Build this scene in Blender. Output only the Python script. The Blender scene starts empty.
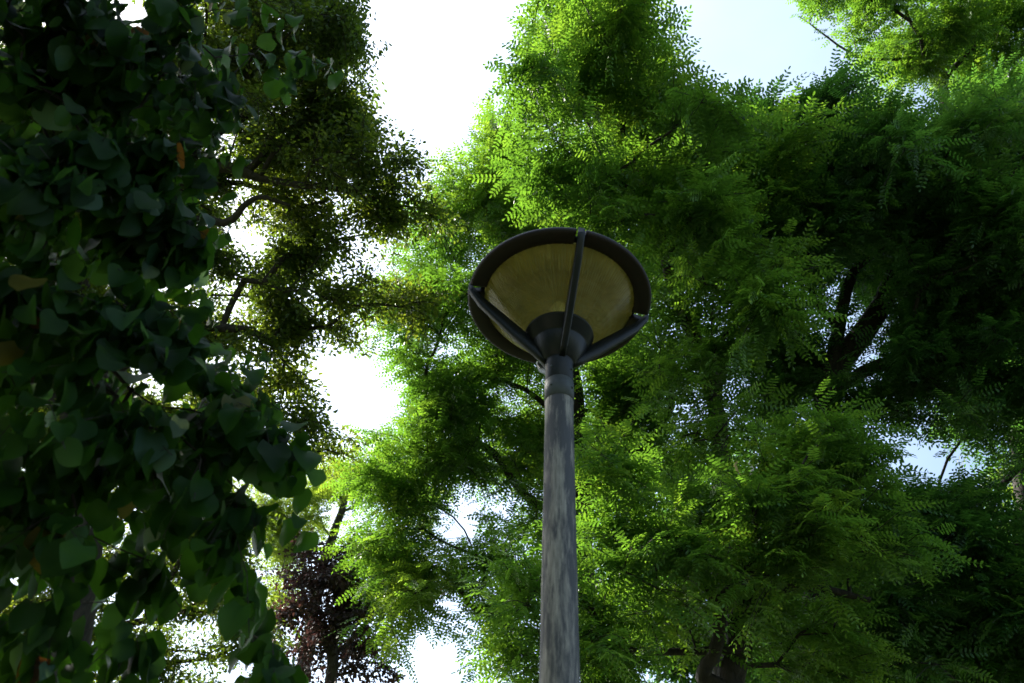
import bpy, bmesh, math, random
import numpy as np
from mathutils import Vector, Matrix

# ------------------------------------------------------------------ camera
PITCH = math.radians(45.0); ROLL = math.radians(3.3); FPX = 800.0
CAM = np.array([0.0, 0.0, 1.6])
F_ = np.array([0, math.cos(PITCH), math.sin(PITCH)])
R0 = np.array([1.0, 0, 0]); U0 = np.array([0, -math.sin(PITCH), math.cos(PITCH)])
R_ = R0 * math.cos(ROLL) + U0 * math.sin(ROLL)
U_ = U0 * math.cos(ROLL) - R0 * math.sin(ROLL)
sc = bpy.context.scene
cd = bpy.data.cameras.new('camera'); cam = bpy.data.objects.new('camera', cd)
sc.collection.objects.link(cam); sc.camera = cam
cam.matrix_world = Matrix([[R_[i], U_[i], -F_[i], CAM[i]] for i in range(3)] + [[0, 0, 0, 1]])
cd.sensor_width = 36.0; cd.lens = FPX / 1024 * 36.0
cd.clip_start = 0.05; cd.clip_end = 3000
cd.dof.use_dof = True; cd.dof.focus_distance = 6.0; cd.dof.aperture_fstop = 2.8

# ------------------------------------------------------------------ light
SUN_AZ = -57.0     # degrees from +Y, negative = to the left
SUN_EL = 42.0
w = bpy.data.worlds.new('World'); sc.world = w; w.use_nodes = True
nt = w.node_tree; bg = nt.nodes['Background']
sky = nt.nodes.new('ShaderNodeTexSky'); sky.sky_type = 'NISHITA'; sky.sun_disc = False
sky.sun_elevation = math.radians(SUN_EL); sky.sun_rotation = math.radians(SUN_AZ)
sky.air_density = 1.0; sky.dust_density = 1.6; sky.ozone_density = 1.0; sky.altitude = 100
# thin bright high cloud over the blue
wtc = nt.nodes.new('ShaderNodeTexCoord'); wn = nt.nodes.new('ShaderNodeTexNoise'); wn.inputs['Scale'].default_value = 1.6; wn.inputs['Detail'].default_value = 7
wmp = nt.nodes.new('ShaderNodeMapping'); wmp.inputs['Scale'].default_value = (1, 1, 2.2); nt.links.new(wtc.outputs['Generated'], wmp.inputs[0]); nt.links.new(wmp.outputs[0], wn.inputs[0])
wr = nt.nodes.new('ShaderNodeMapRange'); wr.inputs[1].default_value = 0.3; wr.inputs[2].default_value = 0.75; wr.inputs[3].default_value = 0.65; wr.inputs[4].default_value = 1.5
nt.links.new(wn.outputs[0], wr.inputs[0])
wd = nt.nodes.new('ShaderNodeVectorMath'); wd.operation = 'DOT_PRODUCT'; nt.links.new(wtc.outputs['Generated'], wd.inputs[0])
_a, _e = math.radians(SUN_AZ), math.radians(SUN_EL)
wd.inputs[1].default_value = (math.sin(_a) * math.cos(_e), math.cos(_a) * math.cos(_e), math.sin(_e))
wp = nt.nodes.new('ShaderNodeMapRange'); wp.inputs[1].default_value = 0.3; wp.inputs[2].default_value = 0.95; wp.inputs[3].default_value = 0.30; wp.inputs[4].default_value = 1.75
nt.links.new(wd.outputs['Value'], wp.inputs[0])
wm_ = nt.nodes.new('ShaderNodeMath'); wm_.operation = 'MULTIPLY'; nt.links.new(wr.outputs[0], wm_.inputs[0]); nt.links.new(wp.outputs[0], wm_.inputs[1])
wa = nt.nodes.new('ShaderNodeVectorMath'); wa.operation = 'MULTIPLY_ADD'; wa.inputs[0].default_value = (1.7, 1.95, 2.1)
nt.links.new(wm_.outputs[0], wa.inputs[1]); nt.links.new(sky.outputs[0], wa.inputs[2]); nt.links.new(wa.outputs[0], bg.inputs[0]); bg.inputs[1].default_value = 0.10
sl = bpy.data.lights.new('sun', 'SUN'); sl.energy = 5.0; sl.angle = math.radians(0.5); sl.color = (1.0, 0.95, 0.84)
so = bpy.data.objects.new('sun', sl); sc.collection.objects.link(so)
a, e = math.radians(SUN_AZ), math.radians(SUN_EL)
sd = Vector((math.sin(a) * math.cos(e), math.cos(a) * math.cos(e), math.sin(e)))
so.rotation_euler = sd.to_track_quat('Z', 'Y').to_euler(); so.location = (-20, 20, 30)
vs = sc.view_settings
vs.view_transform = 'Standard'; vs.look = 'None'; vs.gamma = 1; vs.exposure = 1.62; vs.use_curve_mapping = False
cy = sc.cycles
cy.max_bounces = 6; cy.diffuse_bounces = 4; cy.glossy_bounces = 2; cy.transmission_bounces = 4; cy.transparent_max_bounces = 8
cy.use_denoising = True; cy.denoiser = 'OPENIMAGEDENOISE'
cy.caustics_reflective = False; cy.caustics_refractive = False
try:
    cy.denoising_prefilter = 'ACCURATE'; cy.denoising_input_passes = 'RGB_ALBEDO_NORMAL'
except Exception: pass

# ------------------------------------------------------------------ helpers
def at(px, py, d):
    """a point d metres ahead along the view axis, seen at pixel px, py"""
    return CAM + d * (F_ + (px - 512) / FPX * R_ + (341.5 - py) / FPX * U_)

def proj(P):
    V = P - CAM; d = V @ F_
    return 512 + FPX * (V @ R_) / d, 341.5 - FPX * (V @ U_) / d, d

def new_mat(name):
    m = bpy.data.materials.new(name); m.use_nodes = True
    nt = m.node_tree; nt.nodes.clear()
    out = nt.nodes.new('ShaderNodeOutputMaterial')
    return m, nt, out

def ramp(nt, stops):
    r = nt.nodes.new('ShaderNodeValToRGB')
    el = r.color_ramp.elements
    while len(el) < len(stops): el.new(0.5)
    for s, (p, c) in zip(el, stops):
        s.position = p; s.color = (*c, 1)
    return r

def leaf_mat(name, stops, trans=0.45, tint=(1.62, 1.22, 0.50), tgain=3.8, rough=0.45, spec=0.35):
    m, nt, out = new_mat(name); N = nt.nodes.new; L = nt.links.new
    at_ = N('ShaderNodeAttribute'); at_.attribute_name = 'tone'
    r = ramp(nt, stops); L(at_.outputs['Fac'], r.inputs[0])
    p = N('ShaderNodeBsdfPrincipled'); L(r.outputs[0], p.inputs['Base Color'])
    p.inputs['Roughness'].default_value = rough; p.inputs['Specular IOR Level'].default_value = spec
    t = N('ShaderNodeBsdfTranslucent')
    mu = N('ShaderNodeMix'); mu.data_type = 'RGBA'; mu.blend_type = 'MULTIPLY'; mu.inputs[0].default_value = 1
    L(r.outputs[0], mu.inputs[6]); mu.inputs[7].default_value = (tint[0] * tgain, tint[1] * tgain, tint[2] * tgain, 1)
    L(mu.outputs[2], t.inputs[0])
    mx = N('ShaderNodeMixShader'); mx.inputs[0].default_value = trans
    L(p.outputs[0], mx.inputs[1]); L(t.outputs[0], mx.inputs[2]); L(mx.outputs[0], out.inputs[0])
    return m

def bark_mat(name, c1, c2, scale=6):
    m, nt, out = new_mat(name); N = nt.nodes.new; L = nt.links.new
    tc = N('ShaderNodeTexCoord'); mp = N('ShaderNodeMapping'); mp.inputs['Scale'].default_value = (1, 1, 0.18)
    L(tc.outputs['Object'], mp.inputs[0])
    n = N('ShaderNodeTexNoise'); n.inputs['Scale'].default_value = scale * 4; n.inputs['Detail'].default_value = 6
    L(mp.outputs[0], n.inputs[0])
    r = ramp(nt, [(0.35, c1), (0.7, c2)]); L(n.outputs[0], r.inputs[0])
    p = N('ShaderNodeBsdfPrincipled'); p.inputs['Roughness'].default_value = 0.9; L(r.outputs[0], p.inputs['Base Color'])
    b = N('ShaderNodeBump'); b.inputs['Strength'].default_value = 0.8; b.inputs['Distance'].default_value = 0.03
    L(n.outputs[0], b.inputs['Height']); L(b.outputs[0], p.inputs['Normal']); L(p.outputs[0], out.inputs[0])
    return m

def mesh_np(name, V, faces, mat, parent=None, tone=None, smooth=False):
    """faces: list of (m, k) int arrays"""
    me = bpy.data.meshes.new(name)
    V = np.asarray(V, np.float32)
    me.vertices.add(len(V)); me.vertices.foreach_set('co', V.ravel())
    idx = np.concatenate([f.ravel() for f in faces]).astype(np.int32)
    cnt = np.concatenate([np.full(len(f), f.shape[1]) for f in faces]).astype(np.int32)
    st = np.concatenate([[0], np.cumsum(cnt)[:-1]]).astype(np.int32)
    me.loops.add(len(idx)); me.loops.foreach_set('vertex_index', idx)
    me.polygons.add(len(cnt)); me.polygons.foreach_set('loop_start', st); me.polygons.foreach_set('loop_total', cnt)
    if smooth: me.polygons.foreach_set('use_smooth', np.ones(len(cnt), bool))
    if tone is not None:
        at_ = me.attributes.new('tone', 'FLOAT', 'POINT'); at_.data.foreach_set('value', np.asarray(tone, np.float32))
    me.update(calc_edges=True); me.materials.append(mat)
    o = bpy.data.objects.new(name, me); sc.collection.objects.link(o)
    if parent is not None: o.parent = parent
    return o

def thing(name, label, cat, loc=(0, 0, 0), group=None):
    o = bpy.data.objects.new(name, None); sc.collection.objects.link(o); o.location = loc
    o['label'] = label; o['category'] = cat
    if group: o['group'] = group
    o.empty_display_size = 0.3
    return o

def unit(v): return v / (np.linalg.norm(v, axis=-1, keepdims=True) + 1e-9)

# ------------------------------------------------------------------ ground
def structure(name, V, faces, mat):
    o = mesh_np(name, V, faces, mat); o['kind'] = 'structure'; return o
gm, nt, out = new_mat('grass_ground')
n = nt.nodes.new('ShaderNodeTexNoise'); n.inputs['Scale'].default_value = 0.8; n.inputs['Detail'].default_value = 8
r = ramp(nt, [(0.3, (0.035, 0.05, 0.015)), (0.55, (0.05, 0.075, 0.02)), (0.75, (0.10, 0.085, 0.05))])
p = nt.nodes.new('ShaderNodeBsdfPrincipled'); p.inputs['Roughness'].default_value = 0.95
tc = nt.nodes.new('ShaderNodeTexCoord'); nt.links.new(tc.outputs['Object'], n.inputs[0])
nt.links.new(n.outputs[0], r.inputs[0]); nt.links.new(r.outputs[0], p.inputs['Base Color']); nt.links.new(p.outputs[0], out.inputs[0])
S = 1500
structure('ground', [(-S, -S, 0), (S, -S, 0), (S, S, 0), (-S, S, 0)], [np.array([[0, 1, 2, 3]])], gm)
pm, nt, out = new_mat('path_gravel')
n = nt.nodes.new('ShaderNodeTexNoise'); n.inputs['Scale'].default_value = 60; n.inputs['Detail'].default_value = 4
tc = nt.nodes.new('ShaderNodeTexCoord'); nt.links.new(tc.outputs['Object'], n.inputs[0])
r = ramp(nt, [(0.3, (0.16, 0.14, 0.11)), (0.7, (0.30, 0.27, 0.22))])
p = nt.nodes.new('ShaderNodeBsdfPrincipled'); p.inputs['Roughness'].default_value = 0.95
nt.links.new(n.outputs[0], r.inputs[0]); nt.links.new(r.outputs[0], p.inputs['Base Color']); nt.links.new(p.outputs[0], out.inputs[0])
pv = []
for i in range(41):
    x = -30 + i * 1.5; y = 0.9 + 0.5 * math.sin(x * 0.15)
    pv += [(x, y - 1.2, 0.004), (x, y + 1.2, 0.004)]
structure('path', pv, [np.array([[2*i, 2*i+2, 2*i+3, 2*i+1] for i in range(40)])], pm)

# ------------------------------------------------------------------ street lamp
D = 2.65
v = F_ + (560.0 - 512) / FPX * R_ + (341.5 - 360) / FPX * U_
LX, LY = v[0] / v[1] * D - 0.004, D
ZR = 1.6 + 2.937          # rim height

def lathe(prof, n=64, cap=False, rot=0.0, arc=2 * math.pi):
    V = []; F = []
    closed = abs(arc - 2 * math.pi) < 1e-6
    m = n if closed else n + 1
    for (r, z) in prof:
        for i in range(m):
            t = rot + arc * i / n
            V.append((r * math.cos(t), r * math.sin(t), z))
    for j in range(len(prof) - 1):
        for i in range(n):
            i2 = (i + 1) % m if closed else i + 1
            F.append((j*m + i, j*m + i2, (j+1)*m + i2, (j+1)*m + i))
    return np.array(V), np.array(F)

def metal(name, col, rough=0.45, metallic=0.0, dirt=0.35, dirtcol=(0.06, 0.05, 0.04), scale=14):
    m, nt, out = new_mat(name); N = nt.nodes.new; L = nt.links.new
    tc = N('ShaderNodeTexCoord'); n = N('ShaderNodeTexNoise'); n.inputs['Scale'].default_value = scale; n.inputs['Detail'].default_value = 8
    L(tc.outputs['Object'], n.inputs[0])
    r = ramp(nt, [(0.4, (0, 0, 0)), (0.7, (dirt,) * 3)]); L(n.outputs[0], r.inputs[0])
    mx = N('ShaderNodeMix'); mx.data_type = 'RGBA'; L(r.outputs[0], mx.inputs[0])
    mx.inputs[6].default_value = (*col, 1); mx.inputs[7].default_value = (*dirtcol, 1)
    p = N('ShaderNodeBsdfPrincipled'); L(mx.outputs[2], p.inputs['Base Color'])
    p.inputs['Metallic'].default_value = metallic; p.inputs['Roughness'].default_value = rough; p.inputs['Specular IOR Level'].default_value = 0.22
    b = N('ShaderNodeBump'); b.inputs['Strength'].default_value = 0.15; b.inputs['Distance'].default_value = 0.004
    L(n.outputs[0], b.inputs['Height']); L(b.outputs[0], p.inputs['Normal'])
    L(p.outputs[0], out.inputs[0]); return m

lamp = thing('street_lamp', 'grey weathered park lamp post with a wide dark dish shaped shade and yellowed diffuser', 'street lamp', (LX, LY, 0))
m_dark = metal('lamp_dark_paint', (0.006, 0.0085, 0.0095), 0.42, dirt=0.5, dirtcol=(0.018, 0.018, 0.015))
m_brown = metal('lamp_shade_brown', (0.010, 0.007, 0.006), 0.55, dirt=0.5, dirtcol=(0.02, 0.011, 0.008), scale=25)
m_coll = metal('lamp_collar_grey', (0.06, 0.068, 0.07), 0.5, dirt=0.7, dirtcol=(0.03, 0.03, 0.03))

# pole: weathered silver grey wood with long dark streaks
m, nt, out = new_mat('weathered_pole'); N = nt.nodes.new; L = nt.links.new
tc = N('ShaderNodeTexCoord')
mp = N('ShaderNodeMapping'); mp.inputs['Scale'].default_value = (1, 1, 0.09); L(tc.outputs['Object'], mp.inputs[0])
n1 = N('ShaderNodeTexNoise'); n1.inputs['Scale'].default_value = 120; n1.inputs['Detail'].default_value = 7; n1.inputs['Roughness'].default_value = 0.7; L(mp.outputs[0], n1.inputs[0])
mp2 = N('ShaderNodeMapping'); mp2.inputs['Scale'].default_value = (1, 1, 0.16); L(tc.outputs['Object'], mp2.inputs[0])
n2 = N('ShaderNodeTexNoise'); n2.inputs['Scale'].default_value = 19; n2.inputs['Detail'].default_value = 6; n2.inputs['Roughness'].default_value = 0.65; L(mp2.outputs[0], n2.inputs[0])
r1 = ramp(nt, [(0.30, (0.088, 0.080, 0.066)), (0.7, (0.29, 0.268, 0.225))]); L(n1.outputs[0], r1.inputs[0])
r2 = ramp(nt, [(0.45, (1, 1, 1)), (0.57, (0.0, 0.0, 0.0))]); L(n2.outputs[0], r2.inputs[0])
mul = N('ShaderNodeMath'); mul.operation = 'MULTIPLY'; mul.inputs[1].default_value = 0.93; L(r2.outputs[0], mul.inputs[0])
mx = N('ShaderNodeMix'); mx.data_type = 'RGBA'; L(mul.outputs[0], mx.inputs[0]); L(r1.outputs[0], mx.inputs[6]); mx.inputs[7].default_value = (0.022, 0.023, 0.025, 1)
p = N('ShaderNodeBsdfPrincipled'); p.inputs['Roughness'].default_value = 0.62; L(mx.outputs[2], p.inputs['Base Color'])
b = N('ShaderNodeBump'); b.inputs['Strength'].default_value = 0.5; b.inputs['Distance'].default_value = 0.004; L(n1.outputs[0], b.inputs['Height']); L(b.outputs[0], p.inputs['Normal'])
L(p.outputs[0], out.inputs[0]); m_pole = m

def lpart(name, prof, mat, n=64, parent=lamp, smooth=True, **k):
    V, F = lathe(prof, n, **k)
    return mesh_np(name, V, [F], mat, parent, smooth=smooth)

rng = np.random.default_rng(3)
zs = np.linspace(0.03, ZR - 0.643, 60)
prof = [(0.0765 - 0.0145 * (z / 4.0) + 0.0007 * math.sin(z * 3.1) + rng.normal() * 0.00025, z) for z in zs]
lpart('pole', prof, m_pole)
lpart('base_plate', [(0.0, 0.025), (0.15, 0.025), (0.155, 0.02), (0.155, 0.004)], m_coll, 48, smooth=False)
zc = ZR - 0.645
lpart('collar', [(0.058, zc - 0.002), (0.0655, zc), (0.0655, zc + 0.106), (0.062, zc + 0.110)], m_coll, 64, smooth=False)
lpart('neck', [(0.060, zc + 0.106), (0.0635, zc + 0.110), (0.0635, zc + 0.225), (0.066, zc + 0.235)], m_dark, 64, smooth=False)
z0 = zc + 0.23
hub = lpart('hub', [(0.060, z0), (0.076, z0 + 0.006), (0.128, z0 + 0.104), (0.128, z0 + 0.110), (0.138, z0 + 0.112), (0.158, z0 + 0.168), (0.162, z0 + 0.169), (0.162, z0 + 0.180), (0.150, z0 + 0.182)], m_dark, 72, smooth=False)

# diffuser: ribbed yellowed bowl
md, nt, out = new_mat('yellowed_diffuser'); N = nt.nodes.new; L = nt.links.new
tc = N('ShaderNodeTexCoord'); n = N('ShaderNodeTexNoise'); n.inputs['Scale'].default_value = 7; n.inputs['Detail'].default_value = 6; L(tc.outputs['Object'], n.inputs[0])
r = ramp(nt, [(0.3, (0.50, 0.47, 0.20)), (0.7, (0.80, 0.76, 0.40))]); L(n.outputs[0], r.inputs[0])
ta = N('ShaderNodeAttribute'); ta.attribute_name = 'tone'      # rib shading painted as alternating tone, plus random streaks
tmr = N('ShaderNodeMapRange'); tmr.inputs[3].default_value = 0.38; tmr.inputs[4].default_value = 1.25; L(ta.outputs['Fac'], tmr.inputs[0])
rs = N('ShaderNodeVectorMath'); rs.operation = 'SCALE'; L(r.outputs[0], rs.inputs[0]); L(tmr.outputs[0], rs.inputs['Scale'])
p = N('ShaderNodeBsdfPrincipled'); p.inputs['Roughness'].default_value = 0.28; p.inputs['Coat Weight'].default_value = 0.1
mulc = N('ShaderNodeMix'); mulc.data_type = 'RGBA'; mulc.blend_type = 'MULTIPLY'; mulc.inputs[0].default_value = 1; L(rs.outputs[0], mulc.inputs[6]); mulc.inputs[7].default_value = (0.38, 0.38, 0.38, 1)
L(mulc.outputs[2], p.inputs['Base Color'])
t = N('ShaderNodeBsdfTranslucent'); L(rs.outputs[0], t.inputs[0])
mx = N('ShaderNodeMixShader'); mx.inputs[0].default_value = 0.45; L(p.outputs[0], mx.inputs[1]); L(t.outputs[0], mx.inputs[2])
tr = N('ShaderNodeBsdfTransparent'); tr.inputs[0].default_value = (0.88, 0.80, 0.48, 1)
mx2 = N('ShaderNodeMixShader'); mx2.inputs[0].default_value = 0.58; L(mx.outputs[0], mx2.inputs[1]); L(tr.outputs[0], mx2.inputs[2])
L(mx2.outputs[0], out.inputs[0])
prof = []
zb = z0 + 0.178
for i in range(24):
    s = i / 23; rr = 0.150 + 0.220 * s
    prof.append((rr, zb + (ZR + 0.005 - zb) * (s ** 1.25)))
V, F = lathe(prof, 300)
k = np.arange(300) % 2
rad = np.hypot(V[:, 0], V[:, 1]); kk = np.tile(k, len(prof))
f = 1 + (kk - 0.5) * 0.016 * np.clip((rad - 0.17) / 0.05, 0, 1) * np.clip((0.352 - rad) / 0.02, 0, 1)
V[:, 0] *= f; V[:, 1] *= f
rg = np.random.default_rng(8)
rowi = np.repeat(np.arange(len(prof)), 300); col = np.tile(np.arange(300), len(prof))
ribn = np.repeat(rg.normal(size=150), 2)[col]
tone_d = 0.55 + (kk - 0.5) * 0.75 * np.clip((rad - 0.16) / 0.08, 0.25, 1) * np.clip((0.356 - rad) / 0.03, 0, 1) + 0.13 * ribn + 0.10 * rg.normal(size=len(prof))[rowi] - 0.22 * np.exp(-((rad - 0.285) / 0.012) ** 2)
mesh_np('diffuser', V, [F], md, lamp, tone=np.clip(tone_d, 0, 1), smooth=False)
# reflector and bulb inside the bowl
mr = metal('reflector_enamel', (0.55, 0.50, 0.32), 0.35, dirt=0.5, dirtcol=(0.2, 0.16, 0.08), scale=9)
V, F = lathe([(0.03, ZR - 0.03), (0.14, ZR + 0.01), (0.21, ZR + 0.025), (0.225, ZR - 0.015), (0.29, ZR + 0.0), (0.372, ZR + 0.012)], 160)
k2 = np.tile(np.arange(160) % 4 < 2, 6) * (np.repeat(np.arange(6), 160) < 5); V[:, 2] += k2 * 0.014
mesh_np('reflector', V, [F], mr, lamp, smooth=False)
mb_, nt, out = new_mat('bulb_glass'); p = nt.nodes.new('ShaderNodeBsdfPrincipled'); p.inputs['Base Color'].default_value = (0.8, 0.8, 0.75, 1); p.inputs['Roughness'].default_value = 0.2
nt.links.new(p.outputs[0], out.inputs[0])
lpart('bulb', [(0.0, ZR - 0.11), (0.025, ZR - 0.10), (0.04, ZR - 0.06), (0.03, ZR), (0.018, ZR + 0.05)], mb_, 24)
# ring shade in four quarters, with narrow gaps at the arms
ROT = math.radians(8.5)
def quarter(a0):
    nseg = 46; gap = math.radians(3.0)
    arc = math.pi / 2 - 2 * gap
    prof = [(0.368, ZR + 0.020), (0.366, ZR + 0.004), (0.372, ZR), (0.40, ZR - 0.003), (0.436, ZR - 0.006), (0.447, ZR - 0.004), (0.452, ZR + 0.006), (0.449, ZR + 0.020), (0.42, ZR + 0.034), (0.38, ZR + 0.040), (0.368, ZR + 0.020)]
    V, F = lathe(prof, nseg, rot=a0 + gap, arc=arc)
    m_ = nseg + 1
    alt = np.tile(np.arange(m_) % 2, len(prof)); row = np.repeat(np.arange(len(prof)), m_)
    V[:, 2] -= np.where((row >= 2) & (row <= 4), alt * 0.004, 0)
    caps = [np.array([[j * m_ for j in range(len(prof) - 1)]]), np.array([[j * m_ + nseg for j in range(len(prof) - 1)][::-1]])]
    return mesh_np('shade_quarter', V, [F] + caps, m_brown, lamp)
for q in range(4):
    quarter(ROT + q * math.pi / 2)
lpart('cap', [(0.0, ZR + 0.15), (0.12, ZR + 0.14), (0.25, ZR + 0.105), (0.36, ZR + 0.055), (0.392, ZR + 0.036), (0.388, ZR + 0.030), (0.36, ZR + 0.046), (0.25, ZR + 0.095), (0.12, ZR + 0.13), (0.0, ZR + 0.14)], m_dark, 72)
def bolt(x, y, z, nx, ny, r=0.006):
    b_ = bmesh.new(); bmesh.ops.create_cone(b_, cap_ends=True, segments=6, radius1=r, radius2=r * .85, depth=0.008)
    me = bpy.data.meshes.new('bolt'); M_ = Vector((nx, ny, 0)).to_track_quat('Z', 'Y').to_matrix().to_4x4(); M_.translation = (x, y, z)
    b_.transform(M_); b_.to_mesh(me); b_.free(); me.materials.append(m_coll)
    o = bpy.data.objects.new('bolt', me); sc.collection.objects.link(o); o.parent = lamp
for k in range(4):
    t_ = ROT + math.pi / 4 + k * math.pi / 2; bolt(0.068 * math.cos(t_), 0.068 * math.sin(t_), zc + 0.055, math.cos(t_), math.sin(t_))
    bolt(0.0665 * math.cos(t_), 0.0665 * math.sin(t_), zc + 0.165, math.cos(t_), math.sin(t_), 0.005)
# four arms: tapered fins from the neck out to the rim
def arm(a):
    W = 0.0155
    # (radius, z lower edge, z upper edge)
    st = [(0.060, z0 - 0.012, z0 + 0.05), (0.11, z0 + 0.024, z0 + 0.105), (0.20, z0 + 0.104, z0 + 0.190), (0.30, z0 + 0.205, z0 + 0.280), (0.39, z0 + 0.298, z0 + 0.360), (0.436, ZR - 0.046, ZR + 0.004), (0.454, ZR - 0.020, ZR + 0.022)]
    V = []; F = []
    for (r, zl, zu) in st:
        b_ = 0.006
        for (y, z) in ((-W + b_, zl), (W - b_, zl), (W, zl + b_), (W, zu), (-W, zu), (-W, zl + b_)):
            V.append((r, y, z))
    n = 6
    for j in range(len(st) - 1):
        for i in range(n):
            F.append((j*n + i, j*n + (i+1) % n, (j+1)*n + (i+1) % n, (j+1)*n + i))
    V = np.array(V); c, s = math.cos(a), math.sin(a)
    V = np.stack([V[:, 0]*c - V[:, 1]*s, V[:, 0]*s + V[:, 1]*c, V[:, 2]], 1)
    caps = np.array([[5, 4, 3, 2, 1, 0], [len(V)-6+i for i in range(6)]])
    return mesh_np('arm', V, [np.array(F), caps], m_dark, lamp)
for q in range(4):
    arm(ROT + q * math.pi / 2)

# ------------------------------------------------------------------ trees
def catmull(P, n=6):
    P = [np.array(p, float) for p in P]; P = [2*P[0]-P[1]] + P + [2*P[-1]-P[-2]]
    out = []
    for i in range(1, len(P) - 2):
        for k in range(n):
            t = k / n
            out.append(0.5 * ((2*P[i]) + (-P[i-1]+P[i+1])*t + (2*P[i-1]-5*P[i]+4*P[i+1]-P[i+2])*t*t + (-P[i-1]+3*P[i]-3*P[i+1]+P[i+2])*t**3))
    out.append(P[-2]); return out

class Tree:
    def __init__(s, seed):
        s.rng = np.random.default_rng(seed); s.P = []; s.par = []; s.cost = []; s.minr = []
        s.tips = []; s.tone = []
    def add(s, p, par, minr=0.0):
        s.P.append(np.array(p, float)); s.par.append(par); s.minr.append(minr)
        s.cost.append(0 if par < 0 else s.cost[par] + np.linalg.norm(s.P[-1] - s.P[par]))
        return len(s.P) - 1
    def limb(s, pts, radii, par=-1, n=6):
        """explicit trunk or limb through the given points"""
        C = catmull(pts, n); R = np.interp(np.linspace(0, len(radii)-1, len(C)), range(len(radii)), radii)
        if par < 0 and s.P:
            d = np.linalg.norm(np.array(s.P) - C[0], axis=1); par = int(np.argmin(d)); 
        for i, c in enumerate(C):
            j = s.rng.normal(size=3) * R[i] * 0.12
            par = s.add(c + j, par, R[i])
        return par
    def fill(s, A, tone, droop=0.06, wc=0.25, step=0.28):
        """grow a branch to every attractor point, nearest first"""
        root = np.array(s.P[0]); top = np.array(s.P)
        d0 = np.array([np.min(np.linalg.norm(top - a_, axis=1)) for a_ in A])
        order = np.argsort(d0)
        cap = len(s.P) + len(A) * 12
        P = np.zeros((cap, 3)); C = np.zeros(cap); n = len(s.P)
        P[:n] = top; C[:n] = s.cost
        low = 2.2
        for k in order:
            a_ = A[k]
            d = np.linalg.norm(P[:n] - a_, axis=1) + wc * C[:n] + 3.0 * (P[:n, 2] < low) + 0.5*np.maximum(0, P[:n, 2] - a_[2])
            j = int(np.argmin(d)); L_ = np.linalg.norm(a_ - P[j])
            m = min(10, max(1, int(round(L_ / step))))
            b0 = P[j].copy()
            side = s.rng.normal(size=3) * 0.07 * L_
            par = j
            for q in range(1, m + 1):
                t = q / m
                pt = b0 + (a_ - b0) * t + side * math.sin(math.pi * t) + np.array([0, 0, (droop + 0.04) * L_ * math.sin(math.pi * t)])
                par = s.add(pt, par); P[n] = pt; C[n] = s.cost[-1]; n += 1
            s.tips.append(par); s.tone.append(tone[k])
    def ramify(s, k, length, flat=0.28, gaps=()):
        """every tip forks into k side twigs, spread mostly level"""
        nt_, tt = [], []
        for tip, tn in zip(s.tips, s.tone):
            p = s.P[tip]; pr = s.P[s.par[tip]]
            f = p - pr; f = f / (np.linalg.norm(f) + 1e-9)
            for q in range(k):
                d = s.rng.normal(size=3) * np.array([1, 1, flat]); d = d / np.linalg.norm(d) + 0.7 * f; d /= np.linalg.norm(d)
                L_ = length * s.rng.uniform(0.5, 1.15)
                X, Y, _ = proj(p + d * (L_ + 0.1))
                if any(((X - g[0]) / g[2]) ** 2 + ((Y - g[1]) / g[3]) ** 2 < 0.85 for g in gaps): continue
                m1 = s.add(p + d * L_ * 0.5 + np.array([0, 0, 0.02]), tip)
                m2 = s.add(p + d * L_ + np.array([0, 0, -0.02]), m1)
                nt_.append(m2); tt.append(tn + s.rng.normal() * 0.07)
            nt_.append(tip); tt.append(tn)
        s.tips, s.tone = nt_, tt
    def radii(s, tip=0.0035, pw=2.25):
        n = len(s.P); acc = np.zeros(n); par = np.array(s.par)
        ch = np.bincount(par[par >= 0], minlength=n)
        acc[ch == 0] = tip ** pw
        for i in range(n - 1, 0, -1):
            if par[i] >= 0: acc[par[i]] += acc[i]
        r = acc ** (1 / pw)
        return np.maximum(np.minimum(r, 0.5), s.minr)
    def branch_mesh(s, name, mat, parent, tip=0.0035, pw=2.25):
        r = s.radii(tip, pw); P = np.array(s.P); par = s.par; n = len(P)
        kids = [[] for _ in range(n)]
        for i in range(1, n):
            if par[i] >= 0: kids[par[i]].append(i)
        V = []; F3 = []; 
        off = 0
        heads = [(-1, 0)]
        while heads:
            p0, c = heads.pop()
            chain = [c] if p0 < 0 else [p0, c]
            while kids[c]:
                ks = sorted(kids[c], key=lambda q: -r[q])
                for q in ks[1:]: heads.append((c, q))
                c = ks[0]; chain.append(c)
            if len(chain) < 2: continue
            pts = P[chain]; rr = r[chain].copy()
            if p0 >= 0: rr[0] = rr[1]
            k = 12 if rr.max() > 0.06 else (6 if rr.max() > 0.015 else 3)
            T = np.gradient(pts, axis=0); T = unit(T)
            ref = np.array([0.31, 0.17, 0.93]) if abs(T[0] @ np.array([0.31, 0.17, 0.93])) < 0.9 else np.array([1.0, 0, 0])
            ang = np.linspace(0, 2*np.pi, k, endpoint=False)
            A1 = []
            u = unit(np.cross(T[0], ref))
            for t in T:
                u = unit(u - t * (u @ t)); A1.append(u)
            A1 = np.array(A1); B1 = np.cross(T, A1)
            ring = pts[:, None] + rr[:, None, None] * (np.cos(ang)[None, :, None] * A1[:, None] + np.sin(ang)[None, :, None] * B1[:, None])
            V.append(ring.reshape(-1, 3)); m = len(pts)
            i, j = np.meshgrid(np.arange(m-1), np.arange(k), indexing='ij'); i = i.ravel(); j = j.ravel()
            F3.append(np.stack([i*k+j, i*k+(j+1) % k, (i+1)*k+(j+1) % k, (i+1)*k+j], 1) + off)
            off += m * k
        base = np.array(parent.location)
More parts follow.
